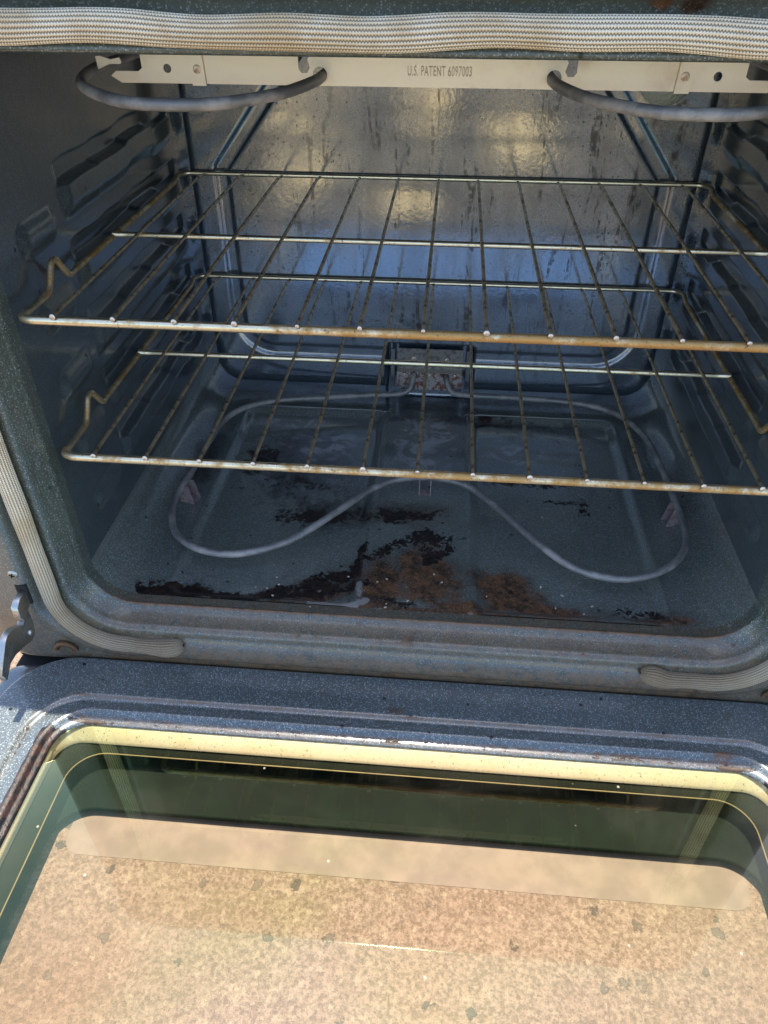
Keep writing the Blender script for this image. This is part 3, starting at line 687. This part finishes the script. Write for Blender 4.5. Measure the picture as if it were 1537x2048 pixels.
# ------------------------------------------------------------------ side screw and hinge arms
for sx in (-1, 1):
    sc = link('frame_screw', dome_mesh('frame_screw', .0048, .0026, 20, 5), M_hinge, oven, (sx*.3585, -.0345, -.232))
    for ang in (20, 110):
        s_ = link('screw_slot', box_mesh('screw_slot', (-.0026, -.0029, -.0006), (.0026, -.0018, .0006)), M_dark, sc); s_.rotation_euler = (0, math.radians(ang), 0)
    arm = [(-.026, -.2500), (-.046, -.2515), (-.054, -.2550), (-.055, -.267), (-.052, -.273), (-.056, -.276), (-.062, -.271), (-.067, -.267), (-.075, -.265), (-.081, -.266), (-.085, -.268), (-.088, -.271), (-.094, -.277), (-.104, -.288), (-.100, -.299), (-.088, -.290), (-.078, -.290), (-.060, -.296), (-.053, -.300), (-.044, -.298), (-.041, -.285), (-.041, -.270), (-.026, -.262)]
    ha = link('hinge_arm', plate_mesh('hinge_arm', arm, [circle(-.050, -.290, .0020, 16)], .0065, 'yz', sx*.3555, .0008), M_hinge, oven)
    bx('hinge_slot', (sx*.3555-.0052, -.0358, -.268), (sx*.3555+.0052, -.0330, -.2445), M_dark, ha, .0004)
    pin = link('hinge_pin', dome_mesh('hinge_pin', .0035, .002, 16, 4), M_hinge, ha, (sx*.3521, -.050, -.290)); pin.rotation_euler = (0, 0, math.radians(90))
    cb = link('roller', tube_mesh('roller', [(sx*(.338+.010*math.cos(t)), -.031, -.336+.010*math.sin(t)) for t in np.linspace(.1, 3.0, 14)], .0028, 10), simple('brown_roller', (.16, .085, .045), .5, .6), ha)

# ------------------------------------------------------------------ door (lying open)
door = empty('door', (0, -.03, -.36), oven)
def dring(a, yb, yf, r, z, ns=90, nc=14):
    pts = []
    segs = [((-a+r, yb), (a-r, yb)), ((a-r, yb-r), 90), ((a, yb-r), (a, yf+r)), ((a-r, yf+r), 0), ((a-r, yf), (-a+r, yf)), ((-a+r, yf+r), -90), ((-a, yf+r), (-a, yb-r)), ((-a+r, yb-r), -180)]
    for s, e in segs:
        if isinstance(e, tuple):
            for i in range(ns): t = i/ns; pts.append((s[0]*(1-t)+e[0]*t, s[1]*(1-t)+e[1]*t, z))
        else:
            for i in range(nc): t = math.radians(e-90*i/nc); pts.append((s[0]+r*math.cos(t), s[1]+r*math.sin(t), z))
    return pts
def place(me):   # keep world coordinates under the door empty
    me.transform(Matrix.Translation((0, .03, .36))); return me
YE = -.530
DR = [(.3845, -.0298, YE, .062, -.3560), (.3845, -.0298, YE, .062, -.3480), (.3840, -.0301, YE+.0007, .0615, -.3462), (.3815, -.0315, YE+.003, .060, -.3451), (.374, -.038, YE+.01, .055, -.3450),
      (.358, -.056, YE+.03, .052, -.3450), (.3490, -.0700, YE+.040, .050, -.3450), (.3462, -.0735, YE+.042, .050, -.3456), (.3440, -.0760, YE+.044, .049, -.3470), (.3400, -.0790, YE+.048, .046, -.3478),
      (.3340, -.0830, YE+.052, .043, -.3472), (.3290, -.0865, YE+.056, .041, -.3462), (.3262, -.0890, YE+.060, .038, -.3462), (.3238, -.0915, YE+.063, .036, -.3475), (.3215, -.0945, YE+.066, .034, -.3500), (.3190, -.0985, YE+.070, .030, -.3512), (.3172, -.1005, YE+.072, .028, -.3525), (.3168, -.1010, YE+.072, .028, -.3550)]
dr = dens(np.array([dring(*r) for r in DR]), 3) - np.array([0, -.03, -.36])
DX, DY = dr[..., 0], dr[..., 1]-.03
d_rust = np.maximum.reduce([.60*np.exp(-((DY+.0745)/.0018)**2)*(np.abs(DX) < .32), .62*np.exp(-((DY+.0955)/.003)**2)*(np.abs(DX) < .31), blob(DX, DY, -.010, -.068, .012, .006, 0, .8), blob(DX, DY, .28, -.090, .02, .006, 0, .7), .52*np.exp(-((np.abs(DX)-.343)/.003)**2)])
d_grime_shade = np.maximum.reduce([.46*np.exp(-((DY+.0985)/.002)**2), blob(DX, DY, .26, -.06, .1, .05, 0, .26), 1.0*sst(-.332, -.327, -np.abs(DX))*(DY < -.11), .85*np.exp(-((DY+.0995)/.0025)**2)*np.exp(-((np.abs(DX)-.29)/.03)**2), .58*np.exp(-((np.abs(DX)-.3415)/.0022)**2)*(DX<0)])  # burnt grime, plus side bands and left groove darkened as painted shade
dz = np.zeros_like(DX)
liner = grid('door_liner', dr, M_door, door, dict(rust=d_rust, burn=d_grime_shade, soot=dz, ash=blob(DX, DY, .07, -.055, .05, .02, 0, .4)+.1, white=dz, tan=np.maximum.reduce([.55*np.exp(-((DY+.0745)/.0016)**2)*(np.abs(DX) < .32), .40*np.exp(-((DY+.0985)/.003)**2)*(np.abs(DX) < .3)])), cv=True, flip=False)  # burn here also carries the painted shade of side bands and left groove
sk = dens(np.array([dring(*r) for r in [(.3845, -.0298, YE, .062, -.3565), (.3870, -.0305, YE-.002, .055, -.3580), (.3990, -.0325, YE-.014, .014, -.3605), (.4030, -.035, YE-.018, .014, -.365), (.4030, -.036, YE-.018, .014, -.392), (.4010, -.036, YE-.016, .014, -.3960)]]), 2) - np.array([0, -.03, -.36])
link('door_skin', mesh_np('door_skin', sk.reshape(-1, 3), grid_faces(*sk.shape[:2], False, True)), M_body, door)
# glass pane
bm = bmesh.new()
t_ = [bm.verts.new((x, y+.03, .0060)) for x, y, z in dring(.3163, -.1015, YE+.0725, .0275, 0, 4, 8)]
ft = bm.faces.new(t_); 
me = bpy.data.meshes.new('glass_pane'); bm.to_mesh(me); bm.free(); link('glass_pane', me, M_glass, door)
# bright retainer round the pane (four strips with mitred corners), then the dark tray and outer panel
ret = np.array([dring(.3178, -.1002, YE+.0712, .020, z, 24, 10) for z in (-.3556,)] + [dring(.3170, -.1010, YE+.0720, .020, -.3562, 24, 10), dring(.3168, -.1100, YE+.074, .022, -.3640, 24, 10), dring(.3166, -.1108, YE+.0745, .022, -.3680, 24, 10)]) - np.array([0, -.03, -.36])
link('glass_retainer', mesh_np('glass_retainer', ret.reshape(-1, 3), grid_faces(*ret.shape[:2], False, True), True), M_ret, door)
tr = dens(np.array([dring(*r) for r in [(.3178, -.1000, YE+.07, .024, -.3700), (.3010, -.1175, YE+.088, .030, -.3705), (.3000, -.1185, YE+.089, .030, -.3720)]]), 1) - np.array([0, -.03, -.36])
link('inner_tray', mesh_np('inner_tray', tr.reshape(-1, 3), grid_faces(*tr.shape[:2], False, True)), M_tray, door)
ed = [(x, y+.03, .36-.3705) for x, y, z in dring(.2998, -.1187, YE+.089, .030, 0, 24, 10)]
link('tray_edge', tube_mesh('tray_edge', ed, .0006, 6, True, ref=(0, 0, 1)), M_edge, door)
op = np.array([dring(.372, -.040, YE+.006, .05, -.3905), dring(.372, -.0405, YE+.006, .05, -.3905), dring(.3040, -.1595, YE+.09, .034, -.3905), dring(.3035, -.1600, YE+.0905, .034, -.3906), dring(.3025, -.1610, YE+.091, .033, -.3912), dring(.3022, -.1613, YE+.0915, .033, -.3930), dring(.3025, -.1610, YE+.091, .033, -.3950)]) - np.array([0, -.03, -.36])
link('outer_panel', mesh_np('outer_panel', op.reshape(-1, 3), grid_faces(*op.shape[:2], False, True)), M_outer, door)

bp_o = []
for cx, cy, a0 in ((-.274, -.182, 180), (.276, -.182, 270), (.276, -.158, 0), (-.274, -.158, 90)):
    bp_o += [(cx+.016*math.cos(math.radians(a0+90*i/10)), cy+.03+.016*math.sin(math.radians(a0+90*i/10))) for i in range(11)]
link('lower_rail', plate_mesh('lower_rail', bp_o, [], .0003, 'xy', .36-.40135, 0.0), M_drawer, door)

# ------------------------------------------------------------------ racks
def make_rack(name, z, sd, label):
    rnd = random.Random(sd)
    root = tag(empty(name, (0, 0, z)), label, 'oven rack', 'wire oven racks')
    D = .4065
    def side(sx):
        return [(sx*.2985, .013, -.003), (sx*.2985, .052, -.003), (sx*.3000, .0690, .0150), (sx*.3000, .0770, .0155), (sx*.3000, .0930, -.0050), (sx*.3000, .1050, -.0040), (sx*.3010, .385, -.0060), (sx*.3000, .394, .0000), (sx*.2960, .4020, -.0005)]
    loop = [(0, 0, -.003), (.290, 0, -.003), (.2985, .004, -.003)] + side(1) + [(.290, D, -.0005), (-.290, D, -.0005)] + side(-1)[::-1] + [(-.2985, .004, -.003), (-.290, 0, -.003), (0, 0, -.003)]
    path = fillet_path(loop, .007, 5)[:-1]
    # densify long runs so the stain attribute can vary
    pp = []
    for a, b in zip(path, path[1:]+path[:1]):
        n = max(1, int((b-a).length/.01)); pp += [a.lerp(b, i/n) for i in range(n)]
    tube = np.array([tuple(p) for p in pp]); rad = [.0035 if p.y < .012 else .0026 for p in pp]
    c0 = .10 if sd == 1 else -.08
    def stain(v):
        x, y = v[0], v[1]
        if y < .03: return .36+.36*float(sst(-.20, .0, x)) if sd == 1 else .46+.16*float(sst(-.25, 0, x))
        if y > .39: return .26
        return .62
    me = tube_mesh('frame_wire', pp, rad, 12, True, dict(stain=stain)); link('frame_wire', me, M_chrome, root)
    me = tube_mesh('middle_wire', [(x, .1945, -.0030) for x in np.linspace(-.3005, .3005, 40)], .0027, 10, False, dict(stain=lambda v: .30)); link('middle_wire', me, M_chrome, root)
    rod = tube_mesh('cross_wire', [(0, -.0036, .0014), (0, .02, .0018), (0, .2, .0022), (0, D-.02, .0014), (0, D-.004, -.0012)], .0016, 8)
    tip = dome_mesh('wire_end', .0021, .0009, 12, 4)
    for i in range(13):
        o = link('cross_wire', rod, M_wire, root, ((i-6)*.045+rnd.uniform(-.0006, .0006), 0, 0))
        te = link('wire_end', tip, M_tip, o, (0, -.0035, .0014)); q = rnd.uniform(.75, 1.12); te.scale = (q, 1, q*rnd.uniform(.85, 1.15))
    return root
make_rack('oven_rack', 0.0, 1, 'upper chrome wire oven rack with its brown stained front wire, just under the broil element')
make_rack('oven_rack', -.1215, 2, 'lower chrome wire oven rack hanging above the stained oven floor')

# ------------------------------------------------------------------ crumbs
bm = bmesh.new()
for i in range(34):
    if i < 26: x, y = random.uniform(-.16, .18), abs(random.gauss(0, .035))+.006
    else: x, y = random.uniform(-.25, .25), random.uniform(.02, .3)
    s = random.uniform(.0004, .0012)
    mt = Matrix.Translation((x, y, ZF+.0005)) @ Matrix.Rotation(random.uniform(0, 3), 4, 'Z') @ Matrix.Diagonal((s*random.uniform(1, 2.2), s, s*.5, 1))
    bmesh.ops.create_icosphere(bm, subdivisions=1, radius=1, matrix=mt)
me = bpy.data.meshes.new('crumbs'); bm.to_mesh(me); bm.free()
tag(link('crumbs', me, M_crumb), 'pale crumbs scattered over the burnt oven floor', 'crumbs', kind='stuff')
